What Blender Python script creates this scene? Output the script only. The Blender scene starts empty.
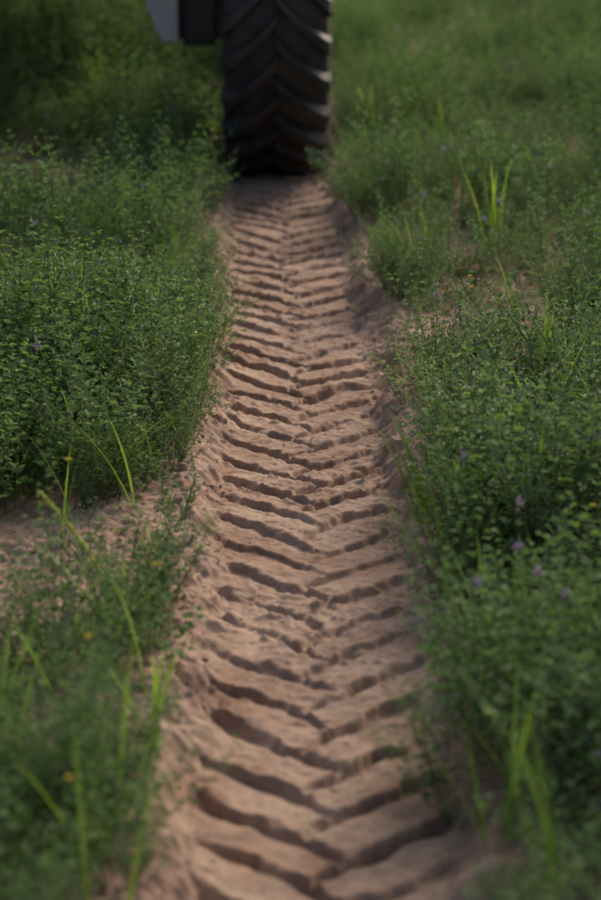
import bpy, math, random
import numpy as np
from mathutils import Vector, Euler
random.seed(7); rng=np.random.default_rng(7)
FPX=2430.0; H=1.66; TH=math.atan(673/FPX)
def w_of(px,y):
    z=FPX*H/math.cos(TH)/(np.asarray(y,float)+223.0)
    return (np.asarray(px,float)-300.5)*z/FPX,(z-H*math.sin(TH))/math.cos(TH)
scene=bpy.context.scene
# ---------- noise
TAB=rng.random((256,256))
def vn(x,y,f,seed=0):
    x=np.asarray(x)*f+seed*17.31; y=np.asarray(y)*f+seed*9.77
    xi=np.floor(x).astype(int); yi=np.floor(y).astype(int)
    fx=x-xi; fy=y-yi
    fx=fx*fx*fx*(fx*(fx*6-15)+10); fy=fy*fy*fy*(fy*(fy*6-15)+10)
    g=lambda a,b:TAB[a&255,b&255]
    return ((g(xi,yi)*(1-fx)+g(xi+1,yi)*fx)*(1-fy)+(g(xi,yi+1)*(1-fx)+g(xi+1,yi+1)*fx)*fy)*2-1
def fbm(x,y,f,o,seed=0,gain=.5):
    s=0;a=1
    for i in range(o):
        s=s+a*vn(x*math.cos(i*.7)-y*math.sin(i*.7),x*math.sin(i*.7)+y*math.cos(i*.7),f*2.03**i,seed+i); a*=gain
    return s
def ss(a,b,x):
    t=np.clip((x-a)/(b-a),0,1); return t*t*(3-2*t)
# ---------- track layout
def tab(rows):
    ys=np.array([r[0] for r in rows]); px=np.array([r[1] for r in rows])
    X,D=w_of(px,ys); o=np.argsort(D); return D[o],X[o]
CD,CX=tab([(170,278),(210,283),(250,287),(300,291),(350,296),(430,303),(500,309),(600,316),(700,319),(800,320),(900,322)])
CP=np.polyfit(CD,CX,3)
def xc(d):
    dc=np.clip(d,3.2,11); return np.polyval(CP,dc)
LD,LX=tab([(0,238),(170,226),(250,224),(350,215),(430,210),(480,206),(600,195),(700,182),(800,165),(900,158)])
RD,RX=tab([(0,318),(170,332),(200,337),(250,352),(300,378),(335,400),(400,400),(450,406),(500,414),(600,424),(700,438),(800,456),(900,476)])
xl=lambda d:np.interp(d,LD,LX); xr=lambda d:np.interp(d,RD,RX)
P=0.18; HW=0.205
def height(x,y,fine=True):
    base=0.035*fbm(x,y,.35,3,3)*ss(.2,1.5,abs(x))+.012*fbm(x,y,2.2,3,11)
    far=ss(25,80,np.hypot(x,y)); base=base*(1-far)+far*(.8*fbm(x,y,.02,2,5))
    wx=.011*fbm(x,y,6,3,21); wy=.012*fbm(x,y,6,3,31)
    dx=x-xc(y)+wx
    a=np.abs(dx); left=dx<0
    bw=np.where(left,np.maximum(.06,xc(y)-xl(y)-HW+.01),np.maximum(.07,xr(y)-xc(y)-HW+.01))
    t=np.clip((a-HW+.03*fbm(x,y,9,3,47))/bw,0,1)
    rim=.65*t+.35*ss(0,1,t)
    inside=-0.042+.012*fbm(x,y,1.2,2,41)
    berm=.010*np.exp(-((a-HW-bw*1.1)/.07)**2)*(1+.8*fbm(x,y,5,2,44))
    fade=ss(-1.0,1.0,y)*(1-ss(13.5,14.5,y))
    h=base*(1-.6*(1-rim))+ (inside*(1-rim)+berm)*fade
    yy=y+wy+.005*fbm(x,y,22,2,33)
    g=np.zeros_like(x)
    crum=fbm(x,y,26,2,86)
    for side in (-1,1):
        s=dx*side
        off=0.265*np.clip((s+.03)/.25,0,1.2)**.82
        ph=(yy-off+(0.09 if side>0 else 0)+.014*vn(x,y,4,60+side))/P
        k=np.floor(ph); fr=ph-k
        wid=.28+.06*vn(k*3.3,k*1.7,1,70+side)+.06*vn(x,y,12,75)+.06*crum
        e=.058+.035*vn(x,y,8,77)
        m=ss(0.0,e*4,fr)*(1-ss(wid-e,wid+e,fr))
        dep=.0180*(1+.40*vn(k*2.1,k*.9,1,80+side))*(1+.40*vn(x,y,9,81))
        m=m*ss(-.045,-.012,s)*(1-ss(HW-.015,HW+.030,s))
        inn=ss(-.02,.02,s)*(1-ss(HW-.03,HW+.01,s))
        lip=.003*np.exp(-((fr-wid-.10)/.07)**2)*inn
        pl=.007*(1-np.clip((fr-wid)/(1-wid),0,1))*ss(wid-.03,wid+.04,fr)*inn
        g=np.minimum(g,-dep*m)
        h=h+(lip+pl)*fade*(.8+.7*vn(x,y,5,85))
    ero=np.clip(.95+.42*vn(x,y,1.3,90)+.35*vn(x,y,5,91),.25,1.2)
    h=h+g*ero*fade
    # crumbs, clods
    c=fbm(x,y,38,3,100,.6); pat=np.clip(.70+1.0*vn(x,y,3.5,135),.25,1.5)
    h=h+.0028*c*(pat+.9*(ss(.8,1.2,np.abs(dx)/HW)))+.0035*fbm(x,y,14,2,130)
    cl=np.clip(vn(x,y,55,120)-.40,0,1)+np.clip(vn(x,y,27,122)-.42,0,1)*1.5
    h=h+.012*cl*(.6*pat+.9*ss(HW-.05,HW+.03,a))*(1-ss(1.5,3,a))
    return h
def mesh_obj(name,verts,faces,mat=None,smooth=False,link=True):
    me=bpy.data.meshes.new(name); me.from_pydata(verts,[],faces); me.update()
    ob=bpy.data.objects.new(name,me)
    if link: scene.collection.objects.link(ob)
    if mat: me.materials.append(mat)
    if smooth: me.polygons.foreach_set('use_smooth',[True]*len(me.polygons))
    return ob
# ---------- materials
def newmat(n):
    m=bpy.data.materials.new(n); m.use_nodes=True; nt=m.node_tree
    return m,nt,nt.nodes['Principled BSDF'],nt.nodes['Material Output']
def noise(nt,scale,detail=4,rough=.6,coord=None):
    n=nt.nodes.new('ShaderNodeTexNoise'); n.inputs['Scale'].default_value=scale
    n.inputs['Detail'].default_value=detail; n.inputs['Roughness'].default_value=rough
    if coord is not None: nt.links.new(coord,n.inputs['Vector'])
    return n
def ramp(nt,src,stops):
    r=nt.nodes.new('ShaderNodeValToRGB'); e=r.color_ramp.elements
    e[0].position=stops[0][0]; e[0].color=(*stops[0][1],1)
    e[1].position=stops[1][0]; e[1].color=(*stops[1][1],1)
    for p,c in stops[2:]:
        q=e.new(p); q.color=(*c,1)
    nt.links.new(src,r.inputs['Fac']); return r
def soil():
    m,nt,b,o=newmat('reddish_soil')
    tc=nt.nodes.new('ShaderNodeTexCoord').outputs['Object']
    n1=noise(nt,4.5,7,.65,tc); n2=noise(nt,45,5,.65,tc); n3=noise(nt,260,4,.7,tc)
    r1=ramp(nt,n1.outputs['Fac'],[(.32,(.30,.184,.130)),(.68,(.51,.368,.280))])
    r2=ramp(nt,n2.outputs['Fac'],[(.3,(.58,.56,.54)),(.68,(1.08,1.06,1.05))])
    mx=nt.nodes.new('ShaderNodeMix'); mx.data_type='RGBA'; mx.blend_type='MULTIPLY'; mx.inputs[0].default_value=.85
    nt.links.new(r1.outputs[0],mx.inputs[6]); nt.links.new(r2.outputs[0],mx.inputs[7])
    nt.links.new(mx.outputs[2],b.inputs['Base Color'])
    b.inputs['Roughness'].default_value=.93; b.inputs['Specular IOR Level'].default_value=.2
    b1=nt.nodes.new('ShaderNodeBump'); b1.inputs['Strength'].default_value=.7; b1.inputs['Distance'].default_value=.006
    nt.links.new(n2.outputs['Fac'],b1.inputs['Height'])
    b2=nt.nodes.new('ShaderNodeBump'); b2.inputs['Strength'].default_value=.7; b2.inputs['Distance'].default_value=.002
    nt.links.new(n3.outputs['Fac'],b2.inputs['Height']); nt.links.new(b1.outputs[0],b2.inputs['Normal'])
    nt.links.new(b2.outputs[0],b.inputs['Normal'])
    return m
SOIL=soil()
def leafmat(name,dark,light,trans=.3,rough=.5):
    m,nt,b,o=newmat(name)
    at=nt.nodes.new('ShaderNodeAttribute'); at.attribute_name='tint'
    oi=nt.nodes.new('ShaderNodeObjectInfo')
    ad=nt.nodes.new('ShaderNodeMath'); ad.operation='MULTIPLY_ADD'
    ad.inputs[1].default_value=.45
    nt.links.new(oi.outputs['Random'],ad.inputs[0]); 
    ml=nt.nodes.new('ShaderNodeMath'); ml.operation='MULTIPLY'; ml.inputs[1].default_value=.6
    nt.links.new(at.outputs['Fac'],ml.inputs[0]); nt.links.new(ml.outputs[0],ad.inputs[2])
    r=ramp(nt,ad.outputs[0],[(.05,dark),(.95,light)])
    nt.links.new(r.outputs[0],b.inputs['Base Color'])
    b.inputs['Roughness'].default_value=rough; b.inputs['Specular IOR Level'].default_value=.25
    t=nt.nodes.new('ShaderNodeBsdfTranslucent')
    g=nt.nodes.new('ShaderNodeMix'); g.data_type='RGBA'; g.blend_type='MULTIPLY'; g.inputs[0].default_value=1
    g.inputs[7].default_value=(1.25,1.45,.65,1); nt.links.new(r.outputs[0],g.inputs[6]); nt.links.new(g.outputs[2],t.inputs['Color'])
    mx=nt.nodes.new('ShaderNodeMixShader'); mx.inputs[0].default_value=trans
    nt.links.new(b.outputs[0],mx.inputs[1]); nt.links.new(t.outputs[0],mx.inputs[2])
    nt.links.new(mx.outputs[0],o.inputs['Surface']); return m
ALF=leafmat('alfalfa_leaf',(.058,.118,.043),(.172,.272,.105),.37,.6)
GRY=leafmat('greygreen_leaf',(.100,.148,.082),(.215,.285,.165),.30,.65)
GRS=leafmat('grass_blade',(.11,.18,.035),(.28,.39,.09),.45,.5)
DRY=leafmat('dry_straw',(.24,.18,.11),(.42,.34,.22),.2,.7)
STM=leafmat('stem',(.08,.12,.05),(.17,.20,.09),.1,.6)
PUR=leafmat('purple_petal',(.20,.13,.36),(.38,.28,.56),.3,.6)
YEL=leafmat('yellow_petal',(.60,.42,.03),(.75,.60,.06),.3,.6)
SED=leafmat('seed_head_husk',(.30,.33,.12),(.50,.50,.22),.4,.5)
MATS=[ALF,GRY,GRS,DRY,STM,PUR,YEL,SED]
# ---------- ground
def axis(lo,hi,step,mid,outer):
    a=list(np.arange(lo,hi,step))
    l=[];v=lo;s=step
    while v>-outer:
        s=s*1.12 if s<mid else (s if v>lo-4 and v>-5 else s*1.3); v-=s; l.append(v)
    r=[];v=a[-1];s=step
    while v<outer:
        s=s*1.12 if s<mid else (s if v<hi+4 else s*1.3); v+=s; r.append(v)
    return np.array(l[::-1]+a+r)
ax=axis(-.60,.45,.004,.05,400); ay=axis(3.0,10.9,.005,.06,400)
X,Y=np.meshgrid(ax,ay); Z=height(X.ravel(),Y.ravel()).reshape(X.shape)
nx,ny=len(ax),len(ay)
idx=np.arange(nx*ny).reshape(ny,nx)
q=np.stack([idx[:-1,:-1],idx[:-1,1:],idx[1:,1:],idx[1:,:-1]],-1).reshape(-1,4)
me=bpy.data.meshes.new('ground')
me.vertices.add(nx*ny); me.vertices.foreach_set('co',np.stack([X,Y,Z],-1).astype(np.float32).ravel())
me.loops.add(q.size); me.loops.foreach_set('vertex_index',q.ravel().astype(np.int32))
me.polygons.add(len(q)); me.polygons.foreach_set('loop_start',np.arange(0,q.size,4,dtype=np.int32))
me.polygons.foreach_set('use_smooth',np.ones(len(q),bool))
me.update(); me.validate(); me.materials.append(SOIL)
scene.collection.objects.link(bpy.data.objects.new('ground',me))
# ---------- plant archetypes
class MB:
    def __init__(s): s.v=[];s.f=[];s.m=[];s.t=[]
    def add(s,vs,fs,m,t):
        n=len(s.v); s.v+=[tuple(v) for v in vs]; s.f+=[tuple(n+i for i in f) for f in fs]
        s.m+=[m]*len(fs); s.t+=[t]*len(vs)
    def obj(s,name,link=False):
        ob=mesh_obj(name,s.v,s.f,None,False,link); me=ob.data
        for m in MATS: me.materials.append(m)
        me.polygons.foreach_set('material_index',s.m)
        a=me.attributes.new('tint','FLOAT','POINT'); a.data.foreach_set('value',s.t)
        me.polygons.foreach_set('use_smooth',[True]*len(s.f))
        return ob
def leaf(b,p,d,up,L,W,m,t,fold=.25,droop=.25):
    d=d.normalized(); side=d.cross(up)
    if side.length<1e-3: side=Vector((1,0,0))
    side.normalize(); n=side.cross(d).normalized()
    P0=p; T=p+d*L-n*L*droop*.6
    A=p+d*L*.30+side*W*.42+n*W*fold; B=p+d*L*.68+side*W*.44+n*(W*fold-L*droop*.2)
    C=p+d*L*.30-side*W*.42+n*W*fold; D=p+d*L*.68-side*W*.44+n*(W*fold-L*droop*.2)
    b.add([P0,A,B,T,D,C],[(0,1,2,3),(0,3,4,5)],m,t)
def stem(b,pts,r0,r1,m,t):
    n=len(pts); vs=[];fs=[]
    for i,p in enumerate(pts):
        r=r0+(r1-r0)*i/(n-1)
        for k in range(3):
            a=k*2.094; vs.append(p+Vector((math.cos(a)*r,math.sin(a)*r,0)))
    for i in range(n-1):
        for k in range(3):
            fs.append((i*3+k,i*3+(k+1)%3,i*3+3+(k+1)%3,i*3+3+k))
    b.add(vs,fs,m,t)
def blade(b,p,az,L,W,lean,curl,m,t,seg=7,fold=.3):
    vs=[];fs=[];pos=Vector(p);ang=lean
    h=Vector((math.cos(az),math.sin(az),0)); side=Vector((-h.y,h.x,0))
    for i in range(seg+1):
        u=i/seg; w=W*.5*(1-u**2.2)*(.6+.4*min(1,u*4))+.0003
        n=h*(-math.cos(ang))+Vector((0,0,math.sin(ang)))
        vs+=[pos-side*w+n*w*fold,pos.copy(),pos+side*w+n*w*fold]
        pos=pos+(h*math.sin(ang)+Vector((0,0,math.cos(ang))))*L/seg
        ang+=curl/seg
    for i in range(seg):
        a=i*3; fs+=[(a,a+1,a+4,a+3),(a+1,a+2,a+5,a+4)]
    b.add(vs,fs,m,t)
R=random.uniform
def rv(s): return Vector((R(-s,s),R(-s,s),R(-s,s)))
def alfalfa(name,h,ns,ll,lw,mi=0,spread=.9,flower=0,gap=.021):
    b=MB()
    for k in range(ns):
        az=R(0,6.28); ln=R(.05,spread); hh=h*R(.55,1.1)*(1.25 if random.random()<.15 else 1)
        p=Vector((math.cos(az),math.sin(az),0))*R(0,.035); d=Vector((math.cos(az)*math.sin(ln),math.sin(az)*math.sin(ln),math.cos(ln)))
        pts=[p.copy()];n=max(5,int(hh/gap))
        pa=R(0,6.28); t0=R(.0,.35)
        for i in range(n):
            d=(d+rv(.12)+Vector((0,0,.06))).normalized(); p=p+d*hh/n; pts.append(p.copy())
            u=i/n
            if u<.2: continue
            for rep in range(1 if u<.6 else 2):
                pa+=2.4+R(-.4,.4)
                out=Vector((math.cos(pa),math.sin(pa),R(.2,.9))).normalized()
                pet=R(.010,.028)*(1.15-u*.5); q=p+out*pet
                s=(1.12-.5*u)*R(.75,1.2)
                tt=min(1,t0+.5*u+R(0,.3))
                up=Vector((R(-.5,.5),R(-.5,.5),1))
                for a in (-.95,0,.95):
                    dd=out.copy(); dd.rotate(Euler((0,0,a+R(-.2,.2))))
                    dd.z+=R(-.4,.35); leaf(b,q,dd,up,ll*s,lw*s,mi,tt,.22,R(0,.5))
        stem(b,pts[::2]+[pts[-1]],.0015,.0007,4,.4)
        if flower and random.random()<flower:
            for j in range(14):
                o=rv(.007)+Vector((0,0,R(-.004,.014))); leaf(b,p+o,rv(1)+Vector((0,0,.6)),Vector((0,0,1)),.007,.004,5,R(0,1))
    return b.obj(name)
def narrow(name,h,ns):
    b=MB()
    for k in range(ns):
        az=R(0,6.28); ln=R(.05,.75); hh=h*R(.6,1.1)
        p=Vector((math.cos(az),math.sin(az),0))*R(0,.03); d=Vector((math.cos(az)*math.sin(ln),math.sin(az)*math.sin(ln),math.cos(ln)))
        pts=[p.copy()];n=int(hh/.013);pa=R(0,6);t0=R(.1,.6)
        for i in range(n):
            d=(d+rv(.07)+Vector((0,0,.03))).normalized(); p=p+d*hh/n; pts.append(p.copy()); u=i/n
            if u<.1: continue
            for r_ in range(2):
                pa+=2.4+R(-.3,.3)
                out=(Vector((math.cos(pa),math.sin(pa),0))*1+d*R(.5,1.2))
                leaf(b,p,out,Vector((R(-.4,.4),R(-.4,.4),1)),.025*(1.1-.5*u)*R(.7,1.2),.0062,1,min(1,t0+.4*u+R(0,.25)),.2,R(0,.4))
            if u>.35 and i%4==0:
                q=p.copy();dd=(d+Vector((math.cos(pa),math.sin(pa),0))*.9).normalized();pp=[q.copy()]
                for j in range(5):
                    q=q+dd*.012;pp.append(q.copy());dd=(dd+rv(.15)).normalized()
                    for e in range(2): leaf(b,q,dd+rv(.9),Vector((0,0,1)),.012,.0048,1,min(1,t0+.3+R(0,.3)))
                stem(b,pp,.0007,.0004,4,.6)
        stem(b,pts[::3]+[pts[-1]],.0014,.0007,4,.5)
    return b.obj(name)
def grassc(name,n,L,W,spread=.5,mi=2):
    b=MB()
    for k in range(n):
        blade(b,(R(-.02,.02),R(-.02,.02),-.01),R(0,6.28),L*R(.5,1.1),W*R(.7,1.2),R(.05,spread),R(.2,1.3),mi,R(0,.7),6)
    return b.obj(name)
arch=bpy.data.collections.new('field_plants_source')
def reg(o): arch.objects.link(o)
for i in range(6): reg(alfalfa('p%02d_alfalfa'%i,R(.26,.36),random.randint(8,10),R(.015,.019),R(.008,.010),flower=.0))
reg(alfalfa('p06_alfalfa_flowering',.33,8,.017,.009,flower=.35))
for i in range(7,10): reg(narrow('p%02d_narrow'%i,R(.26,.32),7))
for i in range(10,13): reg(alfalfa('p%02d_low'%i,R(.10,.14),7,.013,.0072,spread=1.25,gap=.015))
for i in range(13,16): reg(grassc('p%02d_grass'%i,random.randint(8,12),R(.22,.32),.0055))
reg(narrow('p16_lownarrow',.13,6))
reg(alfalfa('p17_broad',.24,7,.026,.014,spread=.8))
# ---------- scatter
def crossing(x,d,g=0):
    X1,D1=w_of(0,523);X2,D2=w_of(200,496)
    Xa,Da=w_of(0,665);Xb,Db=w_of(200,590)
    dfar=D2+(x-X2)*(D1-D2)/(X1-X2); dnear=Db+(x-Xb)*(Da-Db)/(Xa-Xb)
    return (x<-.15)&(x>-2.2)&(d<dfar+.10*vn(x,d,3,201)-g)&(d>dnear+.12*vn(x,d,3,202)+g)
def bare(x,d):
    e=.045*vn(x,d,4,200)+.03*vn(x,d,11,206)
    m=(x>xl(d)-.045+e)&(x<xr(d)+.030+e)&(d<13)&(d>-1)
    m|=crossing(x,d)
    cx,cd=w_of(480,335); m|=(((x-cx)/.31)**2+((d-cd)/.70)**2+.5*vn(x,d,4,203))<1
    cx,cd=w_of(20,178); m|=(((x-cx)/.38)**2+((d-cd)/.85)**2+.4*vn(x,d,4,204))<1
    return m
def strip(x,d):
    Xe,De=w_of(400,62);Xf,Df=w_of(600,18)
    line=De+(x-Xe)*(Df-De)/(Xf-Xe)
    return (x>.5)&(np.abs(d-line-.3)<.9+.5*vn(x,d,2,205))
def scatter(n,x0,x1,d0,d1): return rng.uniform(x0,x1,n),rng.uniform(d0,d1,n)
pts=[];
def place(x,d,idx,scl,tilt=.22,zoff=0):
    z=height(x,d)
    for i in range(len(x)):
        pts.append((x[i],d[i],z[i]-.006+zoff,R(-tilt,tilt),R(-tilt,tilt),R(0,6.28),scl[i],idx[i]))
def main(n,x0,x1,d0,d1,s0,s1,far=False):
    x,d=scatter(n,x0,x1,d0,d1); k=~bare(x,d)
    k&=~((np.abs(x+.1)<.27)&(d>10)&(d<13.9)); k&=~((np.abs(x+2.0)<.27)&(d>-5)&(d<13.9))
    cl=fbm(x,d,1.9,2,320)
    k&=rng.random(n)<np.clip(.80+.6*cl,.40,1)
    x,d,cl=x[k],d[k],cl[k]; n=len(x)
    v=vn(x,d,1.1,300)+.5*vn(x,d,3,301); r=rng.random(n)
    Xg,Dg=w_of(470,440)
    bz=np.exp(-(((x-Xg-.1)/.45)**2+((d-Dg)/1.0)**2)); Xh,Dh=w_of(160,470)
    bz+=.8*np.exp(-(((x-Xh)/.22)**2+((d-Dh-.1)/.6)**2))
    pn=np.clip(.15+.75*bz+.35*(v>.30),0,.88)
    idx=rng.integers(0,6,n)
    idx=np.where(rng.random(n)<.06,6,idx)
    idx=np.where(r<pn,rng.integers(7,10,n),idx)
    r2=rng.random(n); idx=np.where(r2<.08,rng.integers(13,16,n),idx); idx=np.where(r2>.95,17,idx)
    ed=np.minimum(np.abs(x-xl(d)),np.abs(x-xr(d)))
    s=rng.uniform(s0,s1,n)*(1+.32*cl+.1*vn(x,d,.5,311))
    s*=.70+.30*ss(.03,.18,ed)
    s*=1-.28*((x<0)&(d<5.0))
    s*=1+.5*((x<-.3)&(d>12))
    s*=1-.66*strip(x,d)
    place(x,d,idx,s)
main(9800,-3.6,3.6,1.8,22,.8,1.3)
main(2200,-1.5,1.5,2.4,8.0,.6,1.0)
x,d=scatter(3200,-13,13,20,42); place(x,d,rng.integers(0,10,len(x)),rng.uniform(1.4,2.0,len(x)))
n=5200; x,d=scatter(n,-2.2,2.2,2.4,13)
k=(x<xl(d)+.01+.05*vn(x,d,5,330))|(x>xr(d)-.015+.05*vn(x,d,5,330)); x,d=x[k],d[k]
b_=bare(x,d); rr=rng.random(len(x)); k=(~b_)|((rr<.34)&~crossing(x,d,.08))|(rr<.05); k&=(rng.random(len(x))<.75); x,d=x[k],d[k]
idx=rng.choice([10,11,12,16,13],len(x),p=[.27,.27,.2,.2,.06]); place(x,d,idx,rng.uniform(.35,1.15,len(x))*np.where(idx==13,.6,1))
A=np.array(pts)
def instancer(name,A,coll):
    me=bpy.data.meshes.new(name); me.vertices.add(len(A)); me.vertices.foreach_set('co',A[:,:3].astype(np.float32).ravel())
    a=me.attributes.new('rot','FLOAT_VECTOR','POINT'); a.data.foreach_set('vector',A[:,3:6].astype(np.float32).ravel())
    a=me.attributes.new('scl','FLOAT','POINT'); a.data.foreach_set('value',A[:,6].astype(np.float32))
    a=me.attributes.new('idx','INT','POINT'); a.data.foreach_set('value',A[:,7].astype(np.int32))
    me.update()
    ob=bpy.data.objects.new(name,me); scene.collection.objects.link(ob)
    ng=bpy.data.node_groups.new(name,'GeometryNodeTree')
    ng.interface.new_socket('Geometry',in_out='INPUT',socket_type='NodeSocketGeometry')
    ng.interface.new_socket('Geometry',in_out='OUTPUT',socket_type='NodeSocketGeometry')
    N=ng.nodes.new; gi=N('NodeGroupInput'); go=N('NodeGroupOutput')
    ip=N('GeometryNodeInstanceOnPoints'); ci=N('GeometryNodeCollectionInfo')
    ci.inputs['Collection'].default_value=coll; ci.inputs['Separate Children'].default_value=True; ci.inputs['Reset Children'].default_value=True
    def na(n,t):
        q=N('GeometryNodeInputNamedAttribute'); q.data_type=t; q.inputs['Name'].default_value=n
        return [o for o in q.outputs if o.enabled and o.name=='Attribute'][0]
    er=N('FunctionNodeEulerToRotation'); L=ng.links.new
    L(gi.outputs[0],ip.inputs['Points']); L(ci.outputs[0],ip.inputs['Instance']); ip.inputs['Pick Instance'].default_value=True
    L(na('idx','INT'),ip.inputs['Instance Index']); L(na('rot','FLOAT_VECTOR'),er.inputs[0]); L(er.outputs[0],ip.inputs['Rotation'])
    L(na('scl','FLOAT'),ip.inputs['Scale']); L(ip.outputs[0],go.inputs[0])
    md=ob.modifiers.new('scatter','NODES'); md.node_group=ng
    return ob
instancer('alfalfa_weeds',A,arch); print('plants',len(A))
# ---------- soil clods + straw
cc=bpy.data.collections.new('clods_source')
import bmesh
for i in range(4):
    bm=bmesh.new(); bmesh.ops.create_icosphere(bm,subdivisions=2,radius=.01)
    for v in bm.verts:
        v.co*=1+.35*R(-1,1)*.6; v.co.z*=.7
    me=bpy.data.meshes.new('c%d_clod'%i); bm.to_mesh(me); bm.free(); me.materials.append(SOIL)
    cc.objects.link(bpy.data.objects.new('c%d_clod'%i,me))
n=13000; x,d=scatter(n,-1.3,1.0,3,11)
dx=np.abs(x-xc(d)); k=rng.random(n)<np.where(dx<HW,.5,.8); x,d,dx=x[k],d[k],dx[k]
z=height(x,d); C=[]
for i in range(len(x)):
    s=min(1.3,.10+rng.exponential(.19)); C.append((x[i],d[i],z[i]-.002*s,R(0,6),R(0,6),R(0,6),s*(1.0 if dx[i]>HW else .55),random.randint(0,3)))
instancer('soil_clods',np.array(C),cc)
b=MB()
for i in range(300):
    d_=R(3.2,10); x_=float(xc(d_))+R(-.32,.42); z_=float(height(np.array([x_]),np.array([d_]))[0])
    az=R(0,6.28); L=R(.01,.06); p=Vector((x_,d_,z_+.004)); dr=Vector((math.cos(az),math.sin(az),R(-.05,.15)))
    stem(b,[p,p+dr*L*.5+rv(.003),p+dr*L],.0008,.0005,3,R(0,1))
b.obj('dry_straw_litter',True)
# ---------- hero grass blades
b=MB()
def gpt(px,py):
    X_,D_=w_of(px,py); z=float(height(np.array([float(X_)]),np.array([float(D_)]))[0]); return Vector((float(X_),float(D_),z))
def hero(px,py,topy,n,W,lean,az=None,mi=2,sp=.3):
    p=gpt(px,py); zc=FPX*H/math.cos(TH)/(py+223.0); L=(py-topy)*zc/FPX*1.12
    for i in range(n):
        a=(az if az is not None else R(0,6.28))+R(-.6,.6)
        blade(b,p+Vector((R(-.02,.02),R(-.02,.02),-.01)),a,L*R(.75,1.05) if i else L,W*R(.8,1.1),lean*R(.6,1.3),R(.1,.6),mi,R(.6,1),8)
hero(520,345,250,4,.012,.15,math.pi)
hero(536,420,300,6,.013,.1)
hero(527,570,415,7,.015,.12)
hero(425,525,415,6,.012,.40,2.5)
hero(482,665,548,5,.012,.32,2.2)
hero(550,925,736,6,.015,.12,2.6)
hero(500,530,425,5,.011,.3)
hero(82,470,375,8,.012,.3)
hero(55,470,390,6,.011,.4)
hero(102,130,50,7,.02,.12)
hero(372,150,80,5,.016,.1)
hero(492,255,155,6,.015,.15)
hero(455,545,430,6,.012,.3); hero(450,595,470,5,.012,.4); hero(600,480,390,5,.011,.3)
for i in range(40):
    py=R(180,980); px=random.choice([R(-10,165),R(465,620)])
    hero(px,py,py-R(80,135)*(py+223)/800,random.randint(1,4),R(.006,.010),R(.12,.6))
b.obj('grass_blades',True)
b=MB()
# leaning seed-head stalk beside the bare strip
p=gpt(112,650); zc=FPX*H/math.cos(TH)/(650+223.0)
top=Vector((float(w_of(45,650)[0]),p.y-.02,p.z+166*zc/FPX)); pp=[]
for i in range(13):
    u=i/12; q=p.lerp(top,u); q.x+=.045*math.sin(u*3.1); pp.append(q)
stem(b,pp,.0022,.0012,2,.9)
for i in range(260):
    u=R(.50,1.0)**1.0; j=min(11,int(u*12)); q=pp[j].lerp(pp[j+1],u*12-j); ax_=(pp[j+1]-pp[j]).normalized()
    leaf(b,q+rv(.0028),ax_*1.6+rv(.8),Vector((0,0,1)),.013*(1.15-.5*u),.0042,7,R(.2,1))
blade(b,p,2.6,.26,.014,.5,.5,2,.9); blade(b,p,1.9,.22,.013,.3,.5,2,.9); blade(b,p,.3,.24,.013,.35,.7,2,.9); blade(b,p,-.6,.2,.012,.4,.7,2,.9)
b.obj('grass_seed_head',True)
# ---------- flowers
def flower(b,px,py,h,mi,r):
    p=gpt(px,py+h*FPX/ (FPX*H/math.cos(TH)/(py+223.0))*1.0); t=p+Vector((R(-.01,.01),0,h)); stem(b,[p,(p+t)/2+rv(.006),t],.0011,.0007,4,.5)
    if mi==6:
        for j in range(9):
            a=j*.7; leaf(b,t,Vector((math.cos(a),math.sin(a),R(.1,.8))),Vector((0,0,1)),r,r*.6,6,R(0,1))
    else:
        for j in range(26):
            leaf(b,t+rv(r*.5)+Vector((0,0,R(-.5,.5)*r)),rv(1)+Vector((0,0,.5)),Vector((0,0,1)),r*.6,r*.35,mi,R(0,1))
b=MB()
for px,py in [(467,287),(570,375),(157,588),(75,800),(472,300),(70,470),(585,520),(30,700),(95,655)]: flower(b,px,py,.28,6,.008)
b.obj('yellow_wildflowers',True)
b=MB()
for px,py in [(435,318),(440,163),(538,605),(520,530),(515,570),(560,620),(470,610),(500,215),(580,230),(420,210),(398,120),(175,120),(50,130),(395,40),(480,240),(545,180),(460,480)]: flower(b,px,py,.33,5,.012)
b.obj('purple_wildflowers',True)
# ---------- tractor
def simple(name,c,rough=.5,mud=0):
    m,nt,bs,o=newmat(name); tc=nt.nodes.new('ShaderNodeTexCoord').outputs['Object']
    n=noise(nt,9,6,.65,tc); n2=noise(nt,60,4,.6,tc)
    r=ramp(nt,n.outputs['Fac'],[(.40,c),(.40+.42-.2*mud,tuple(a*(1-mud)+bb*mud for a,bb in zip(c,(.17,.105,.07))))])
    nt.links.new(r.outputs[0],bs.inputs['Base Color']); bs.inputs['Roughness'].default_value=rough
    bp=nt.nodes.new('ShaderNodeBump'); bp.inputs['Strength'].default_value=.3; bp.inputs['Distance'].default_value=.004
    nt.links.new(n2.outputs['Fac'],bp.inputs['Height']); nt.links.new(bp.outputs[0],bs.inputs['Normal']); return m
RUB=simple('tyre_rubber',(.017,.017,.019),.60,.32)
PAINT=simple('light_grey_paint',(.34,.35,.35),.5,.3); DARKM=simple('dark_chassis',(.014,.015,.017),.6,.25)
RIM=simple('rim_paint',(.5,.5,.48),.45,.3); GLS=simple('cab_glass',(.03,.04,.045),.08,0)
trac=bpy.data.objects.new('tractor',None); scene.collection.objects.link(trac)
def child(ob): ob.parent=trac; return ob
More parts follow.
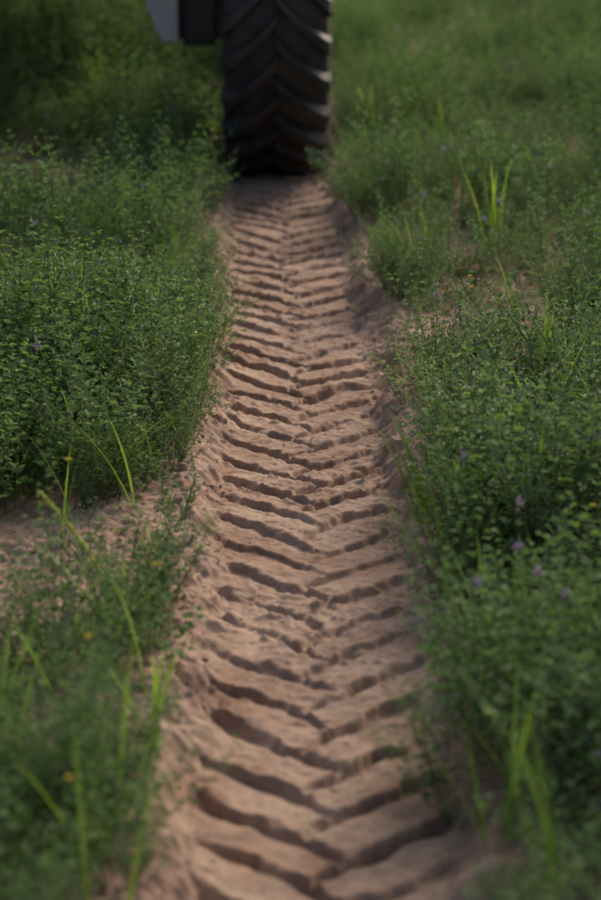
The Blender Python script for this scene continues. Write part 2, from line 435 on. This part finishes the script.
def wheel(name,cx,cy,Rr,W,zb,nl=27,pitch=.18):
    cz=zb+Rr; seg=108; ht=.045
    vs=[];fs=[];prof=[]
    hw=W/2
    prof=[(-hw*.55,Rr*.52),(-hw*.80,Rr*.56),(-hw*1.0,Rr*.70),(-hw*1.0,Rr*.82),(-hw*.93,Rr*.90),(-hw*.8,Rr-ht-.010),(-hw*.4,Rr-ht),(0,Rr-ht+.002),
          (hw*.4,Rr-ht),(hw*.8,Rr-ht-.010),(hw*.93,Rr*.90),(hw*1.0,Rr*.82),(hw*1.0,Rr*.70),(hw*.80,Rr*.56),(hw*.55,Rr*.52)]
    m=len(prof)
    for i in range(seg):
        a=2*math.pi*i/seg
        for (px,r) in prof: vs.append((cx+px,cy-r*math.cos(a),cz+r*math.sin(a)))
    for i in range(seg):
        j=(i+1)%seg
        for k in range(m-1): fs.append((i*m+k,i*m+k+1,j*m+k+1,j*m+k))
    st=[(-.03,0,0),(.12,.0,.0),(.30,.0,.0),(.5,.0,.0),(.7,0,.002),(.88,.0,.008),(.98,.0,.030),(1.03,.0,.085)]
    for side in (-1,1):
        for i in range(nl):
            a0=2*math.pi*(i+(.5 if side>0 else 0))/nl; base=len(vs)
            for s,_,dr in st:
                kk=.22*(max(0,s+.03)**.85)/Rr*1.0
                w=(.024+.012*max(0,s))/Rr
                rt=Rr-dr; rb=min(Rr-ht-.012,rt-.02)-(.02 if s>.95 else 0)
                for (da,rr) in ((-w*1.25,rb),(-w*.75,rt),(w*.75,rt),(w*1.25,rb)):
                    a=a0-kk+da; xx=cx+side*hw*s*(.985 if rr==rb else 1)
                    vs.append((xx,cy-rr*math.cos(a),cz+rr*math.sin(a)))
            for k in range(len(st)-1):
                q=base+k*4
                for e in range(3): fs.append((q+e,q+e+1,q+e+5,q+e+4))
            fs.append((base,base+1,base+2,base+3)); q=base+(len(st)-1)*4; fs.append((q+3,q+2,q+1,q))
    t=child(mesh_obj(name+'_tyre',vs,fs,RUB)); 
    bv=t.modifiers.new('b','BEVEL'); bv.width=.004; bv.segments=2; bv.limit_method='ANGLE'; bv.angle_limit=.6
    vs=[];fs=[];pr=[(-.56,.53),(-.50,.50),(-.46,.44),(-.1,.42),(.05,.2),(-.08,.18),(-.08,.0001)]
    for sgn in (-1,1):
        b0=len(vs)
        for i in range(48):
            a=2*math.pi*i/48
            for px,r in pr: vs.append((cx+sgn*px*hw*(-1),cy-r*Rr*math.cos(a),cz+r*Rr*math.sin(a)))
        m=len(pr)
        for i in range(48):
            j=(i+1)%48
            for k in range(m-1): fs.append((b0+i*m+k,b0+i*m+k+1,b0+j*m+k+1,b0+j*m+k))
    child(mesh_obj(name+'_rim',vs,fs,RIM,True))
def box(name,c,s,mat,bev=.015,taper=None):
    bm=bmesh.new(); bmesh.ops.create_cube(bm,size=1)
    for v in bm.verts:
        v.co.x*=s[0];v.co.y*=s[1];v.co.z*=s[2]
        if taper and v.co.z<0: v.co.x=v.co.x*taper[0]+taper[1]*s[0]; v.co.y*=taper[2]
    bmesh.ops.bevel(bm,geom=list(bm.edges),offset=bev,segments=2,affect='EDGES')
    me=bpy.data.meshes.new(name); bm.to_mesh(me); bm.free(); ob=bpy.data.objects.new(name,me); scene.collection.objects.link(ob)
    ob.location=c; me.materials.append(mat); return child(ob)
def cyl(name,a,b2,r,mat,n=24):
    a=Vector(a);b2=Vector(b2); bm=bmesh.new(); bmesh.ops.create_cone(bm,cap_ends=True,segments=n,radius1=r,radius2=r,depth=(b2-a).length)
    me=bpy.data.meshes.new(name); bm.to_mesh(me); bm.free(); ob=bpy.data.objects.new(name,me); scene.collection.objects.link(ob)
    ob.location=(a+b2)/2; ob.rotation_mode='QUATERNION'; ob.rotation_quaternion=(b2-a).to_track_quat('Z','Y'); me.materials.append(mat); return child(ob)
WX=-.100; CY=10.86; cxm=WX-.95
wheel('rear_right',WX,CY,.7735,.452,-.070); wheel('rear_left',WX-1.9,CY,.7735,.452,-.03)
wheel('front_right',WX,CY+2.3,.60,.40,-.065,22); wheel('front_left',WX-1.9,CY+2.3,.60,.40,-.02,22)
box('rear_axle_housing',(cxm,CY,1.00),(1.30,.26,.24),DARKM,.03)
box('final_drive',(WX-.335,CY-.12,.86),(.19,.56,.62),DARKM,.03)
vs=[(-.86,0,1.35),(-.515,0,1.35),(-.515,0,.575),(-.575,0,.575),(-.61,0,.62)]
m_=len(vs); V=[(x_,CY-.50,z_) for x_,_,z_ in vs]+[(x_,CY-.42,z_) for x_,_,z_ in vs]
F=[tuple(range(m_))[::-1],tuple(range(m_,2*m_))]+[(i,(i+1)%m_,m_+(i+1)%m_,m_+i) for i in range(m_)]
sp=child(mesh_obj('side_panel',V,F,PAINT)); bv=sp.modifiers.new('b','BEVEL'); bv.width=.012; bv.segments=3
box('chassis',(cxm,CY+1.1,1.10),(.5,3.0,.36),DARKM,.04)
box('engine_hood',(cxm,CY+1.9,1.60),(.78,1.7,.62),PAINT,.08)
box('cab_lower',(cxm,CY+.25,1.55),(1.25,1.2,.5),PAINT,.06)
box('cab_glass',(cxm,CY+.25,2.22),(1.15,1.1,.84),GLS,.05)
box('cab_roof',(cxm,CY+.25,2.71),(1.30,1.3,.14),PAINT,.05)
for sx in (-1,1):
    for sy in (-1,1): box('cab_pillar',(cxm+sx*.56,CY+.25+sy*.54,2.22),(.07,.07,.86),DARKM,.01)
cyl('front_axle',(WX-1.7,CY+2.3,.60),(WX-.2,CY+2.3,.60),.07,DARKM)
cyl('front_axle_pivot',(cxm,CY+2.3,.60),(cxm,CY+2.3,1.0),.09,DARKM)
cyl('exhaust',(cxm+.3,CY+1.5,1.85),(cxm+.3,CY+1.5,2.7),.045,DARKM)
def fender(name,cx):
    vs=[];fs=[];n=20
    for i in range(n+1):
        a=math.radians(50+i*95/n)
        for w in (-.25,.25):
            for r in (.90,.915): vs.append((cx+w,CY-r*math.cos(a),.68+r*math.sin(a)))
    for i in range(n):
        q=i*4; fs+=[(q+1,q+3,q+7,q+5),(q,q+4,q+6,q+2),(q,q+1,q+5,q+4),(q+2,q+6,q+7,q+3)]
    fs+=[(0,2,3,1),(n*4,n*4+1,n*4+3,n*4+2)]
    child(mesh_obj(name,vs,fs,PAINT,True))
fender('fender_right',WX);fender('fender_left',WX-1.9)
# ---------- light
EL=36; AZ=26
w=bpy.data.worlds.new('World'); scene.world=w; w.use_nodes=True; nt=w.node_tree
bg=nt.nodes['Background']; sky=nt.nodes.new('ShaderNodeTexSky'); sky.sky_type='NISHITA'; sky.sun_disc=False
sky.sun_elevation=math.radians(EL); sky.sun_rotation=math.radians(AZ); sky.air_density=1.0; sky.dust_density=5.0; sky.ozone_density=.4
nt.links.new(sky.outputs[0],bg.inputs[0]); bg.inputs[1].default_value=.148
sd=bpy.data.lights.new('sun','SUN'); sd.energy=2.2; sd.angle=math.radians(20); sd.color=(1,.88,.73)
so=bpy.data.objects.new('sun',sd); scene.collection.objects.link(so)
dv=Vector((math.sin(math.radians(AZ))*math.cos(math.radians(EL)),math.cos(math.radians(AZ))*math.cos(math.radians(EL)),math.sin(math.radians(EL))))
so.rotation_euler=dv.to_track_quat('Z','Y').to_euler()
# ---------- camera
cd=bpy.data.cameras.new('camera'); co=bpy.data.objects.new('camera',cd); scene.collection.objects.link(co)
co.location=(0,0,H); co.rotation_euler=(math.radians(90)-TH,0,0)
cd.sensor_fit='VERTICAL'; cd.sensor_height=36; cd.sensor_width=24; cd.lens=FPX/900*36
cd.dof.use_dof=True; cd.dof.focus_distance=6.2; cd.dof.aperture_fstop=2.9; cd.clip_end=2000; cd.clip_start=.05
scene.camera=co
scene.view_settings.view_transform='Standard'; scene.view_settings.look='None'; scene.view_settings.exposure=0
